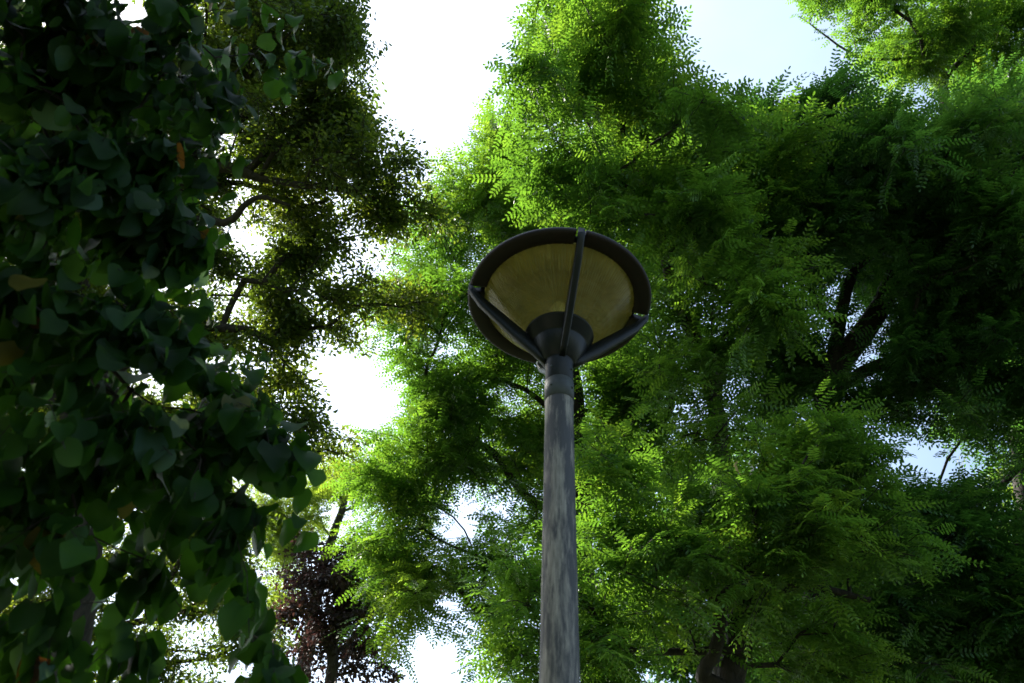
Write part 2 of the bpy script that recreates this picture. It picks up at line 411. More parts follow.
        return mesh_np(name, np.concatenate(V) - base, [np.concatenate(F3)], mat, parent, smooth=True)

def blob_points(rng, blobs, dens, gaps=()):
    """blobs: px, py, depth, rx px, ry px, rz m, (weight)"""
    out = []; tn = []
    for b in blobs:
        px, py, d, rx, ry, rz = b[:6]; wt = b[6] if len(b) > 6 else 1.0
        vol = 4.19 * (rx*d/FPX) * (ry*d/FPX) * rz
        n = max(4, int(vol * dens * wt))
        q = unit(rng.normal(size=(n, 3))) * (rng.random((n, 1)) ** 0.42)
        n_sub = max(2, n // 9)              # small sprays inside the bough
        cen = q[:n_sub]; idx = rng.integers(0, n_sub, n)
        q = np.where(rng.random((n, 1)) < 0.6, cen[idx] + rng.normal(size=(n, 3)) * 0.11, q)
        c = at(px, py, d)
        pts = c + q[:, :1] * rx*d/FPX * R_ + q[:, 1:2] * ry*d/FPX * U_ + q[:, 2:3] * rz * F_
        bt = rng.normal() * 0.10
        keep = np.ones(n, bool)
        if len(gaps):
            X, Y, _ = proj(pts)
            for (gx, gy, ga, gb) in gaps:
                keep &= ((X - gx) / ga) ** 2 + ((Y - gy) / gb) ** 2 > 1
        keep &= pts[:, 2] > 1.0
        out.append(pts[keep]); tn.append(np.full(keep.sum(), bt))
    return np.concatenate(out), np.concatenate(tn)

def frames(d, nrm):
    d = unit(d); s = unit(np.cross(nrm, d)); n = np.cross(d, s)
    return d, s, n

HEX = np.array([(0, 0, 0), (0.28, 0.40, 0.10), (0.72, 0.42, 0.10), (1, 0, -0.04), (0.72, -0.42, 0.10), (0.28, -0.40, 0.10)])
KITE = np.array([(0, 0, 0), (0.45, 0.5, 0.08), (1, 0, 0), (0.45, -0.5, 0.08)])
def leaf_polys(pos, d, nrm, L, W, tpl):
    """many flat leaves at once: template x along d, y across, z along the normal"""
    d, s, n = frames(d, nrm); k = len(tpl)
    L = L[:, None, None]; W = W[:, None, None]
    V = pos[:, None] + d[:, None] * tpl[None, :, 0:1] * L + s[:, None] * tpl[None, :, 1:2] * W + n[:, None] * tpl[None, :, 2:3] * W
    m = len(pos); base = (np.arange(m) * k)[:, None]
    if k == 6: Fq = np.concatenate([base + np.array([0, 1, 2, 3]), base + np.array([0, 3, 4, 5])])
    else: Fq = np.concatenate([base + np.array([0, 1, 2]), base + np.array([0, 2, 3])])
    return V.reshape(-1, 3), Fq

def compound_crown(T, rng, per=6, Lr=(0.22, 0.33), leaflet=0.060, wid=0.46, pairs=6, tpl=HEX, tw=0.42, droop=0.35, flat=0.27):
    """pinnate leaves set alternately along every twig end"""
    P = np.array(T.P); par = np.array(T.par); tips = np.array(T.tips); tone = np.array(T.tone)
    td = unit(P[tips] - P[par[tips]]) ; td[:, 2] *= 0.6; td = unit(td + rng.normal(size=td.shape) * 0.15)
    n = len(tips)
    i = np.repeat(np.arange(n), per); q = np.tile(np.arange(per), n)
    u = (q + rng.random(len(q)) * 0.7) / per
    pos = P[tips[i]] - td[i] * (u * tw)[:, None] + rng.normal(size=(len(i), 3)) * 0.015
    up = unit(np.array([0, 0, 1.0]) + rng.normal(size=(n, 3)) * flat)[i]
    side = unit(np.cross(td[i], up)) * np.where(q % 2, 1, -1)[:, None]
    fwd = (1 - u)[:, None]
    d = unit(td[i] * (0.35 + 0.6 * fwd) + side * (0.95 - 0.4 * fwd) + rng.normal(size=pos.shape) * 0.22 + np.array([0, 0, -0.18]))
    d[u < 0.12] = unit(td[i][u < 0.12] + rng.normal(size=(int((u < 0.12).sum()), 3)) * 0.2)
    nrm = unit(up + rng.normal(size=pos.shape) * 0.30)
    Ls = rng.uniform(Lr[0], Lr[1], len(pos))
    tn = tone[i] + rng.normal(size=len(pos)) * 0.09
    # leaflets
    m = len(pos); K = 2 * pairs + 1
    d_, s_, n_ = frames(d, nrm)
    allp = []; alld = []; alln = []; allL = []; allt = []
    curl = rng.uniform(0.1, 1.0, m) * droop
    for k in range(K):
        last = k == K - 1
        t = 1.0 if last else (k // 2 + 0.8) / (pairs + 0.6)
        sg = 0 if last else (1 if k % 2 else -1)
        pp = pos + d_ * (t * Ls)[:, None] - n_ * (curl * t * t * Ls)[:, None]
        tang = unit(d_ - n_ * (2 * curl * t)[:, None])
        dd = tang * (1.0 if last else 0.42) + s_ * sg * 0.9 - n_ * 0.12 * abs(sg) + rng.normal(size=pp.shape) * 0.09
        allp.append(pp); alld.append(dd); alln.append(n_ + rng.normal(size=pp.shape) * 0.12)
        allL.append(leaflet * (1.0 - 0.35 * abs(t - 0.5)) * rng.uniform(0.85, 1.15, m)); allt.append(tn + rng.normal(size=m) * 0.04)
    pp = np.concatenate(allp); L_ = np.concatenate(allL)
    V, Fq = leaf_polys(pp, np.concatenate(alld), np.concatenate(alln), L_, L_ * wid, tpl)
    tt = np.repeat(np.concatenate(allt), len(tpl))
    # thin rachis strips
    w_ = 0.0016; a0 = pos; a1 = pos + d_ * (0.55 * Ls)[:, None] - n_ * (curl * 0.3 * Ls)[:, None]; a2 = pos + d_ * Ls[:, None] - n_ * (curl * Ls)[:, None]
    RV = np.stack([a0 - s_*w_, a0 + s_*w_, a1 - s_*w_, a1 + s_*w_, a2 - s_*w_*.5, a2 + s_*w_*.5], 1).reshape(-1, 3)
    b_ = (np.arange(m) * 6)[:, None] + len(V)
    RF = np.concatenate([b_ + np.array([0, 1, 3, 2]), b_ + np.array([2, 3, 5, 4])])
    return np.concatenate([V, RV]), [Fq, RF], np.concatenate([tt, np.repeat(tn, 6)])

def simple_crown(T, rng, per=16, size=0.05, wid=0.55, tpl=HEX, tw=0.4, hang=0.3, flat=0.6, spread=0.5):
    P = np.array(T.P); par = np.array(T.par); tips = np.array(T.tips); tone = np.array(T.tone)
    td = unit(P[tips] - P[par[tips]]); n = len(tips)
    i = np.repeat(np.arange(n), per); q = np.tile(np.arange(per), n)
    u = (q + rng.random(len(q))) / per
    pos = P[tips[i]] - td[i] * (u * tw)[:, None]
    up = unit(np.array([0, 0, 1.0]) + rng.normal(size=(n, 3)) * flat)[i]
    side = unit(np.cross(td[i], up)) * np.where(q % 2, 1, -1)[:, None]
    # short side shoots
    pos = pos + side * (rng.random(len(i)) ** 1.3 * spread * 0.35 * (0.3 + u))[:, None] + rng.normal(size=pos.shape) * 0.02
    d = unit(td[i] * 0.6 + side * 0.8 + rng.normal(size=pos.shape) * 0.35 + np.array([0, 0, -hang]))
    nrm = unit(up + rng.normal(size=pos.shape) * 0.45)
    L_ = size * rng.uniform(0.65, 1.2, len(pos))
    V, Fq = leaf_polys(pos, d, nrm, L_, L_ * wid, tpl)
    return V, [Fq], np.repeat(tone[i] + rng.normal(size=len(i)) * 0.12, len(tpl))

def make_tree(name, label, cat, seed, trunk, limbs, blobs, dens, crown, lmat, bmat, gaps=(), group=None, wc=0.25, kt=4, lt=0.42, **ck):
    """trunk: list of (px, py, depth, radius); it runs down to the ground below its lowest point"""
    T = Tree(seed)
    pts = [at(*t[:3]) for t in trunk]; rad = [t[3] for t in trunk]
    p0 = pts[0]; lean = (pts[0] - pts[1]) * np.array([1, 1, 0])
    h = p0[2]; nb = 3
    foot = [p0 + np.array([0, 0, -h]) + lean * 0.25 * (1 - k / nb) * 1.0 + np.array([0, 0, h * k / nb]) for k in range(nb)]
    r0 = rad[0]
    T.limb(foot + pts, [r0 * 1.7, r0 * 1.25, r0 * 1.1] + rad)
    T.P[0][2] = 0.0
    for lb in limbs:
        T.limb([at(*t[:3]) for t in lb], [t[3] for t in lb])
    A, tone = blob_points(T.rng, blobs, dens, gaps)
    T.fill(A, tone + 0.5, wc=wc); T.ramify(kt, lt, gaps=gaps)
    if len(gaps):
        X, Y, _ = proj(np.array(T.P)[T.tips]); ok = np.ones(len(X), bool)
        for (gx, gy, ga, gb) in gaps: ok &= ((X - gx) / (ga * .92)) ** 2 + ((Y - gy) / (gb * .92)) ** 2 > 1
        T.tips = [t for t, o_ in zip(T.tips, ok) if o_]; T.tone = [t for t, o_ in zip(T.tone, ok) if o_]
    root = thing(name, label, cat, tuple(foot[0] * np.array([1, 1, 0])), group)
    T.branch_mesh('trunk', bmat, root)
    V, Fs, tn = crown(T, T.rng, **ck)
    mesh_np('crown', V - np.array(root.location), Fs, lmat, root, tone=tn)
    print(name, 'attractors', len(A), 'leaf faces', sum(len(f) for f in Fs))
    return T, root

bark_dark = bark_mat('bark_dark', (0.010, 0.008, 0.006), (0.035, 0.028, 0.021))
bark_grey = bark_mat('bark_grey', (0.035, 0.03, 0.025), (0.11, 0.095, 0.075))
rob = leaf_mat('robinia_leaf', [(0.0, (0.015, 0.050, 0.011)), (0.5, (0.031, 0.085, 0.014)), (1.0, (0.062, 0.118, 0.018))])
rob2 = leaf_mat('robinia_leaf_shaded', [(0.0, (0.009, 0.036, 0.011)), (0.5, (0.017, 0.058, 0.013)), (1.0, (0.034, 0.082, 0.016))])  # darker copy of the robinia leaf, shade put into the colour
elm = leaf_mat('small_leaf_olive', [(0.0, (0.016, 0.038, 0.010)), (0.5, (0.030, 0.060, 0.012)), (1.0, (0.060, 0.090, 0.018))], tint=(1.5, 1.15, 0.40), tgain=3.8)
pale = leaf_mat('pale_leaf', [(0.0, (0.045, 0.085, 0.018)), (0.5, (0.075, 0.125, 0.025)), (1.0, (0.12, 0.16, 0.04))], tint=(1.3, 1.1, 0.4))
purple = leaf_mat('purple_leaf', [(0.0, (0.030, 0.022, 0.026)), (0.5, (0.048, 0.034, 0.034)), (1.0, (0.10, 0.062, 0.042))], tint=(1.2, 0.75, 0.7), trans=0.3, tgain=1.4)
big = leaf_mat('round_leaf', [(0.0, (0.004, 0.015, 0.003)), (0.45, (0.008, 0.030, 0.004)), (0.72, (0.011, 0.034, 0.011)), (0.85, (0.026, 0.058, 0.050)), (0.93, (0.045, 0.045, 0.008)), (1.0, (0.035, 0.017, 0.006))], trans=0.35, tgain=6.0, rough=0.5, spec=0.10)

SKY_ = None; SKY = [(435, 70, 62, 92), (405, 20, 40, 50), (500, 25, 22, 30), (748, 30, 62, 58), (735, 72, 52, 26), (800, 55, 36, 34),
       (368, 394, 38, 36), (340, 368, 20, 18), (385, 262, 16, 10), (246, 238, 14, 16), (465, 520, 17, 28), (432, 652, 26, 28), (452, 610, 14, 22),
       (928, 462, 38, 26)]

# 1 ---- robinia over the lamp, sunlit on its left side
make_tree('robinia_tree', 'tall robinia with bright sunlit feathery leaves above and right of the lamp', 'tree', 11,
    [(724, 690, 7.6, .12), (720, 520, 8.2, .10), (713, 385, 8.6, .08), (676, 298, 8.7, .06), (650, 200, 8.8, .045), (606, 90, 8.8, .035)],
    [[(713, 385, 8.6, .05), (745, 300, 9.0, .035), (775, 200, 9.3, .02)]],
    [(590, 45, 8.4, 80, 62, 1.1), (540, 95, 8.4, 40, 40, .8), (640, 70, 8.7, 55, 65, 1.0), (560, 165, 8.2, 48, 42, .9), (600, 200, 8.4, 60, 40, .9),
     (680, 130, 8.8, 75, 50, 1.1), (690, 210, 8.5, 75, 60, 1.1), (760, 150, 9.0, 60, 45, 1.0), (725, 300, 8.2, 60, 55, .8, 1.2), (690, 350, 8.2, 50, 50, .7, 1.1), (745, 235, 9.2, 60, 60, 1), (712, 430, 8.2, 40, 40, .6), (718, 390, 7.9, 34, 60, .4, .9)],
    15, compound_crown, rob, bark_dark, SKY, 'robinia trees around the lamp')
# 2 ---- big dark robinia on the right
make_tree('robinia_tree', 'shaded dark green robinia on the right with thick forked trunk', 'tree', 22,
    [(822, 690, 8.2, .20), (824, 520, 9.0, .18), (829, 390, 9.8, .165), (876, 312, 10.1, .13), (903, 246, 10.3, .09), (915, 150, 10.4, .05)],
    [[(829, 380, 9.8, .09), (846, 290, 10.1, .07), (862, 250, 10.3, .05), (850, 170, 10.2, .03)],
     [(838, 388, 9.8, .07), (877, 366, 9.6, .06), (925, 360, 9.4, .045), (1000, 340, 9.4, .025)],
     [(824, 500, 9.0, .07), (870, 495, 8.7, .05), (940, 545, 8.4, .035), (1000, 545, 8.3, .02)]],
    [(800, 130, 9.6, 70, 40, 1.0), (850, 175, 9.6, 85, 60, 1.3), (790, 230, 9.8, 60, 60, 1.1), (920, 200, 9.8, 80, 80, 1.3), (980, 260, 9.6, 70, 90, 1.3),
     (1010, 150, 10, 50, 60, 1.2), (900, 300, 9.9, 60, 50, 1.0, .6), (960, 360, 9.4, 75, 50, 1.1), (900, 410, 9.2, 55, 30, .8, .8), (1000, 410, 9.4, 45, 50, 1.0),
     (800, 330, 10.4, 40, 50, .8, .5), (770, 380, 10.4, 50, 50, .8), (1080, 300, 9.6, 60, 200, 1.4, .7), (850, 250, 10.6, 50, 40, .8, .5), (900, 620, 8.3, 80, 50, 1.0), (950, 525, 8.5, 65, 42, 1.0), (1000, 600, 8.3, 60, 60, 1.1), (960, 675, 8.2, 90, 40, 1.1), (1050, 530, 8.4, 50, 90, 1.0), (880, 530, 8.6, 55, 40, .9), (840, 620, 8.6, 60, 50, 1.0), (1150, 600, 8.2, 80, 120, 1.2, .6)],
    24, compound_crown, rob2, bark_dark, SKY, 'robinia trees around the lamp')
# 3 ---- lighter crown at the upper right, behind
make_tree('robinia_tree', 'pale open robinia crown filling the upper right corner against the sky', 'tree', 33,
    [(1045, 690, 10.5, .17), (1015, 400, 12, .14), (955, 150, 12.6, .09), (942, 69, 12.6, .07), (948, -20, 12.6, .05), (950, -90, 12.6, .04)],
    [[(943, 75, 12.6, .04), (905, 60, 12.4, .03), (857, 56, 12.3, .02), (799, 16, 12.2, .01)], [(943, 80, 12.6, .05), (985, 30, 12.8, .035), (1010, -20, 12.9, .02)]],
    [(830, 15, 12.2, 48, 36, .9, .7), (890, 35, 12.4, 60, 50, 1.2, .8), (950, 20, 12.5, 65, 55, 1.2, .8), (1005, 60, 12.6, 55, 60, 1.2), (900, 90, 12.6, 60, 30, 1.0, .7),
     (980, 130, 12.8, 60, 50, 1.1), (860, -50, 12.4, 90, 40, 1.2), (980, -60, 12.4, 90, 50, 1.2), (1060, 40, 12.4, 50, 120, 1.2)],
    8, compound_crown, rob, bark_dark, SKY, 'robinia trees around the lamp', per=7, tpl=KITE, wid=.55)
# 4 ---- robinia in the middle, behind the post
make_tree('robinia_tree', 'mid green robinia standing behind the lamp post, dark trunk beside the post', 'tree', 44,
    [(592, 690, 10.2, .13), (584, 520, 11.0, .12), (577, 410, 11.5, .11), (560, 300, 11.8, .08), (520, 200, 12, .045)],
    [[(560, 300, 11.8, .07), (600, 230, 12.4, .055), (650, 150, 12.8, .04), (690, 100, 12.9, .02)],
     [(580, 450, 11.3, .05), (540, 400, 11.2, .04), (500, 380, 11.1, .03), (455, 372, 11, .015)],
     [(584, 520, 11, .05), (530, 500, 11, .04), (490, 450, 11, .03), (450, 440, 11, .015)],
     [(586, 500, 11, .06), (650, 440, 11.2, .05), (672, 400, 11.4, .04), (660, 330, 11.5, .02)]],
    [(480, 185, 11.6, 50, 48, 1.1), (520, 240, 11.8, 60, 50, 1.1), (450, 225, 11.4, 30, 36, .8), (455, 290, 11.2, 42, 40, 1.0), (440, 350, 11, 42, 42, .9), (420, 310, 11, 34, 40, .8), (420, 405, 11, 32, 32, .8),
     (480, 410, 11.3, 50, 50, 1.0), (420, 465, 11, 50, 36, .9), (385, 500, 11, 40, 30, .8, .8), (530, 460, 11.2, 50, 60, 1.0), (520, 350, 11.6, 50, 50, 1), (610, 400, 12, 50, 50, 1.0), (655, 360, 11.6, 50, 50, 1.0),
     (600, 480, 12, 50, 50, 1), (660, 450, 11.6, 45, 50, 1), (430, 560, 10.8, 40, 46, .9), (390, 560, 10.8, 36, 46, .8), (400, 610, 10.6, 40, 34, .8, .8), (490, 560, 10.6, 40, 50, .9, .8), (520, 520, 10.8, 40, 50, .9), (500, 610, 10.4, 40, 36, .8), (620, 320, 12.2, 50, 40, 1), (590, 250, 12.4, 60, 50, 1), (450, 440, 11, 50, 40, .9), (430, 520, 10.9, 40, 30, .8), (640, 140, 12.8, 80, 60, 1.2), (700, 210, 12.8, 80, 70, 1.2), (600, 60, 12.9, 60, 60, 1.1), (740, 170, 12.8, 70, 60, 1.2)],  # last boughs, hidden behind the lamp robinia, added to shade the dark one
    13, compound_crown, rob, bark_dark, SKY, 'robinia trees around the lamp', per=7, tpl=KITE, wid=.55, lt=.6)
# 5 ---- low spreading robinia in front at the lower right
_t5 = make_tree('robinia_tree', 'spreading robinia low at the bottom right with crooked dark limbs and sunlit sprays', 'tree', 55,
    [(734, 690, 6.6, .12), (738, 645, 6.8, .11), (742, 606, 7.0, .10), (760, 570, 7.2, .06), (790, 520, 7.3, .04)],
    [[(700, 676, 6.5, .06), (716, 647, 6.5, .055), (719, 604, 6.5, .05), (700, 585, 6.5, .03), (660, 560, 6.4, .015)],
     [(742, 600, 6.9, .06), (762, 589, 6.7, .055), (811, 586, 6.6, .04), (870, 600, 6.6, .025)],
     [(738, 650, 6.7, .04), (660, 652, 6.6, .025), (614, 649, 6.5, .02), (583, 670, 6.4, .012)],
     ],
    [(620, 480, 6.6, 38, 34, .5), (600, 540, 6.4, 40, 45, .6), (660, 545, 6.5, 60, 45, .7), (540, 590, 6.4, 45, 38, .6), (590, 640, 6.3, 60, 45, .6), (520, 655, 6.3, 50, 30, .6),
     (720, 500, 6.8, 50, 36, .7), (770, 480, 6.6, 55, 30, .6), (800, 440, 6.6, 45, 26, .5), (850, 470, 6.8, 60, 36, .7), (790, 530, 6.6, 70, 45, .8), (850, 550, 6.8, 50, 40, .7),
     (690, 610, 6.9, 50, 36, .6, .7), (800, 630, 6.8, 70, 40, .8, .6), (640, 680, 6.4, 60, 24, .6, .7), (850, 670, 7, 50, 24, .8)],
    30, compound_crown, rob, bark_dark, SKY + [(1012, 470, 22, 22)], 'robinia trees around the lamp', leaflet=0.050, Lr=(.18, .28), per=8)
T5, r5 = _t5
wl = leaf_mat('withered_leaf', [(0.0, (0.30, 0.24, 0.05)), (1.0, (0.50, 0.46, 0.36))], trans=0.3, tgain=1.0, tint=(1, 1, 1))
for (wx, wy, sg, tn_) in ((739, 468, -1, 0.1), (748, 469, 1, 0.9)):
    c0 = at(wx, wy, 6.0); V = []
    for q in range(9):
        t = q / 8; z = (0.5 - t) * 0.125; b = sg * 0.022 * (1 - (2 * t - 1) ** 2) * 1.3; wdt = 0.013 * math.sin(math.pi * min(1, t * 0.92 + 0.05)) + 0.001
        for k3 in (-1, 0, 1):
            V.append(c0 + np.array([b + k3 * wdt, 0.008 * abs(k3) * -1, z]))
    V = np.array(V) - np.array(r5.location)
    Fw = np.array([[3*i_+j_, 3*i_+j_+1, 3*i_+j_+4, 3*i_+j_+3] for i_ in range(8) for j_ in range(2)])
    wo = mesh_np('withered_leaf', V, [Fw], wl, r5, tone=np.full(len(V), tn_)); wo['label'] = 'curled yellow withered leaf' if tn_ < .5 else 'curled whitish withered leaf'
# 5b --- evergreen-dark mass far behind the lower right
make_tree('shade_tree', 'dark dense tree far behind the crooked robinia, low at the right', 'tree', 66,
    [(860, 690, 15, .2), (860, 560, 16, .16), (850, 460, 16.5, .1)], [],
    [(700, 560, 15, 70, 60, 1.6), (640, 620, 15, 60, 60, 1.4), (800, 560, 15.5, 80, 60, 1.8), (880, 600, 15, 80, 70, 1.8), (960, 600, 15, 80, 70, 1.8), (760, 660, 14.5, 90, 40, 1.6), (780, 470, 15.5, 60, 50, 1.4), (1010, 660, 14.5, 70, 50, 1.6)],
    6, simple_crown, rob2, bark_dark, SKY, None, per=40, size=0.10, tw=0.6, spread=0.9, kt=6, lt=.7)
# 6 ---- pale little tree at the right edge
make_tree('pale_tree', 'small pale bluish green tree peeping in at the right edge', 'tree', 77,
    [(1030, 690, 17, .12), (1025, 560, 18, .09), (1018, 500, 18.5, .05)], [],
    [(1010, 480, 18.5, 28, 30, 1.0), (1035, 510, 18.5, 30, 40, 1.0), (1000, 530, 18.3, 26, 26, .9)],
    8, simple_crown, pale, bark_grey, (), None, per=20, size=0.07)
# 7 ---- tall small leaved tree at the left
make_tree('small_leaved_tree', 'tall dark small leaved tree at the upper left with its edge glowing against white sky', 'tree', 88,
    [(60, 690, 7.4, .20), (95, 450, 8.2, .17), (130, 300, 8.6, .14), (180, 205, 8.8, .11), (200, 110, 8.9, .08), (250, 10, 9.0, .05)],
    [[(180, 207, 8.8, .06), (219, 168, 8.7, .05), (260, 178, 8.7, .035), (305, 186, 8.6, .02)],
     [(170, 225, 8.7, .06), (202, 219, 8.6, .05), (228, 222, 8.6, .045), (256, 198, 8.6, .03), (290, 205, 8.6, .018)],
     [(190, 150, 8.9, .06), (240, 120, 8.9, .045), (300, 80, 9, .03), (350, 60, 9, .02)],
     [(110, 370, 8.4, .07), (190, 330, 8.6, .05), (250, 330, 8.8, .025)]],
    [(300, 30, 9.0, 70, 45, 1.1), (350, 55, 8.9, 32, 45, .9), (370, 125, 8.9, 42, 40, .9), (330, 110, 9, 50, 45, 1.1), (250, 70, 9, 60, 60, 1.1), (180, 60, 9, 60, 70, 1.1),
     (390, 185, 9, 40, 34, .8), (340, 180, 9, 50, 42, .9), (290, 140, 9, 50, 44, 1), (290, 200, 9.3, 60, 32, .8, .7), (360, 225, 9.2, 46, 22, .6, .9), (225, 150, 9.2, 46, 46, .8, .8), (230, 200, 9.4, 34, 26, .6, 1), (300, 230, 9.6, 50, 24, .6, 1), (330, 345, 9.5, 34, 20, .5, .8), (270, 330, 9.5, 40, 40, .7, .9), (130, 120, 9, 60, 60, 1),
     (160, 200, 9, 40, 40, .8, .6), (215, 275, 9, 38, 30, .8, 1.3), (270, 285, 9.2, 40, 34, .8, 1.2), (110, 170, 9, 50, 50, .9), (60, 200, 9, 50, 60, .9), (110, 330, 9, 50, 50, .9), (180, 560, 9, 50, 40, .8), (60, 640, 8.6, 50, 40, .8), (320, 258, 9.3, 40, 30, .7, 1), (350, 300, 9.3, 44, 30, .6, .9), (300, 325, 9.2, 44, 30, .7, 1), (400, 305, 9.4, 38, 28, .6, 1), (365, 270, 9.4, 36, 20, .5, .9), (425, 215, 9.4, 22, 28, .5, .8), (280, 370, 9.2, 34, 30, .6, .8), (250, 340, 9, 34, 30, .7, .8), (170, 350, 8.8, 50, 50, .9),
     (310, 415, 9.2, 38, 34, .7, .8), (330, 450, 9.2, 30, 20, .6, .8), (280, 440, 9.2, 30, 30, .6, .7), (230, 420, 9, 40, 40, .8), (100, 250, 9, 60, 60, 1), (90, 400, 8.8, 60, 60, 1), (40, 120, 9, 70, 80, 1.1), (150, 480, 8.8, 60, 50, .9), (60, 520, 9, 60, 50, .9), (220, 520, 9, 40, 40, .8, .7),
     (220, -30, 9, 120, 40, 1.2), (-80, 200, 8.6, 80, 220, 1.4, .6), (40, 320, 9, 60, 50, 1), (20, 430, 8.8, 50, 50, .9), (170, 430, 8.8, 50, 50, .9), (250, 390, 9, 30, 30, .6)],
    28, simple_crown, elm, bark_dark, SKY, None, per=34, size=0.056, kt=5)
# 8 ---- sunlit yellow green tree in the gap
make_tree('pale_tree', 'yellow green sunlit tree in the gap between the left foliage and the lamp', 'tree', 99,
    [(300, 690, 13, .13), (320, 580, 14, .1), (345, 500, 14.5, .06)], [],
    [(360, 470, 14.5, 45, 26, 1.1), (390, 450, 14.5, 30, 18, .9, .8), (330, 510, 14.3, 45, 30, 1.1), (290, 535, 14, 40, 34, 1.1), (260, 500, 14, 30, 40, 1), (270, 590, 13.6, 26, 34, .9), (420, 500, 14.6, 30, 24, .8)],
    9, compound_crown, pale, bark_grey, SKY, None, per=8, leaflet=.055, tpl=KITE, wid=.55)
# 9 ---- purple leaved tree
make_tree('purple_leaved_tree', 'dark purple leaved tree low down left of the lamp post', 'tree', 111,
    [(330, 690, 11.5, .09), (333, 640, 12, .08), (345, 585, 12.3, .05)], [[(333, 650, 12, .04), (310, 610, 12.2, .03), (300, 580, 12.2, .015)], [(335, 655, 12, .04), (365, 625, 12.2, .03), (385, 590, 12.2, .015)]],
    [(320, 565, 12.3, 42, 26, .8), (370, 560, 12.4, 40, 26, .8), (300, 600, 12, 30, 34, .8), (345, 610, 12.3, 50, 34, .9), (400, 600, 12.3, 34, 34, .7, .8), (330, 660, 12, 50, 26, .8), (380, 660, 12.2, 34, 22, .7), (405, 545, 12.4, 26, 18, .6, .7), (300, 640, 12, 40, 40, .8), (350, 590, 12.3, 50, 40, .9), (425, 590, 12.4, 26, 26, .6, .6)],
    13, simple_crown, purple, bark_grey, SKY, None, per=26, size=0.065, wid=.7, kt=5)
# 10 --- dense tree bottom left, behind the round leaves
make_tree('small_leaved_tree', 'dense small leaved tree low at the bottom left, sky dots through it', 'tree', 122,
    [(-20, 700, 9, .16), (20, 600, 9.6, .12), (80, 520, 10, .07)], [[(0, 650, 9.3, .06), (100, 630, 9.4, .04), (190, 610, 9.6, .02)]],
    [(40, 570, 9.6, 60, 40, .9, .7), (120, 570, 9.6, 60, 40, .9), (200, 590, 9.8, 50, 45, .9), (170, 650, 9.6, 60, 40, .9), (90, 640, 9.4, 40, 30, .8, .5), (20, 660, 9.2, 50, 50, .8, .9), (60, 610, 9.4, 50, 40, .8, .9), (240, 650, 9.8, 34, 40, .8), (230, 545, 9.8, 34, 34, .8, .8), (120, 690, 9.4, 80, 30, .8)],
    22, simple_crown, elm, bark_dark, [(75, 640, 12, 14), (15, 600, 14, 18), (50, 672, 12, 9), (25, 640, 10, 8)], None, per=30, size=0.055, kt=5)

# 11 --- round leaved tree whose hanging shoots fill the left edge, close to the camera
def round_leaf(rng, n_side=9):
    """one cupped, broadly heart shaped blade, unit length; returns verts and faces"""
    rows = [(0.0, 0.05), (0.02, 0.30), (0.12, 0.43), (0.30, 0.50), (0.50, 0.47), (0.70, 0.36), (0.86, 0.20), (1.0, 0.02)]
    V = []
    for (x, y) in rows:
        back = -0.10 if 0.01 < x < 0.05 else 0
        for s in (-1, -0.5, 0, 0.5, 1):
            V.append((x + (back if abs(s) == 1 else 0), s * y, 0.28 * (abs(s * y)) - 0.30 * x * x))
    F = []
    for i in range(len(rows) - 1):
        for j in range(4):
            F.append((i*5+j, (i+1)*5+j, (i+1)*5+j+1, i*5+j+1))
    return np.array(V), np.array(F)
RT = Tree(131)
foot = np.array([-4.6, 2.6, 0.0])
RT.limb([foot, foot + (0.1, 0, 1.2), foot + (0.3, -.1, 2.4), foot + (0.8, -.2, 3.6), foot + (1.5, -.3, 4.6)], [.17, .14, .12, .09, .06])
RT.limb([foot + (0.3, -.1, 2.4), at(-120, 300, 3.2), at(0, 200, 3.1), at(90, 150, 3.0)], [.07, .05, .035, .02])
RT.limb([foot + (0.8, -.2, 3.6), at(-60, 0, 3.4), at(100, -20, 3.4), at(200, 20, 3.4)], [.06, .045, .03, .015])
RT.limb([foot + (0.3, 0, 2.0), at(-120, 450, 2.9), at(20, 380, 2.8), at(150, 360, 2.8)], [.06, .045, .03, .015])
rb = [(40, 60, 3.1, 90, 80, .6), (120, 50, 3.2, 80, 60, .5), (210, 25, 3.4, 60, 34, .4), (265, 35, 3.5, 40, 22, .3), (100, 150, 3.0, 80, 60, .5), (30, 200, 2.8, 70, 80, .5), (130, 230, 2.9, 60, 50, .4), (60, 320, 2.7, 90, 70, .5),
      (160, 310, 2.9, 50, 55, .4), (190, 390, 2.9, 60, 50, .4), (100, 420, 2.7, 80, 60, .5), (30, 460, 2.5, 70, 60, .4), (230, 430, 2.8, 42, 36, .3), (258, 470, 2.8, 34, 40, .25), (180, 470, 2.8, 60, 40, .4), (110, 510, 2.6, 60, 40, .4), (40, 540, 2.5, 50, 30, .3),
      (245, 560, 2.7, 26, 40, .2), (265, 620, 2.7, 30, 40, .2), (280, 665, 2.7, 26, 26, .2), (140, 570, 2.7, 30, 40, .2, .9), (60, 600, 2.6, 34, 36, .25, .7), (150, 640, 2.7, 22, 40, .2, .5), (10, 640, 2.5, 26, 30, .25, .6), (272, 430, 2.8, 22, 30, .2), (235, 520, 2.7, 26, 40, .2, .8), (225, 90, 3.4, 40, 30, .3, .7), (-90, 300, 2.9, 70, 330, .7, .6), (170, 130, 3.2, 30, 60, .3)]
A, tn = blob_points(RT.rng, rb + [(0, 0, 3.1, 60, 40, .4), (60, 655, 2.6, 44, 36, .3), (105, 90, 3.1, 60, 50, .4), (150, 180, 3.0, 40, 40, .3), (90, 200, 2.9, 50, 50, .3), (20, 350, 2.7, 50, 50, .3)], 290)
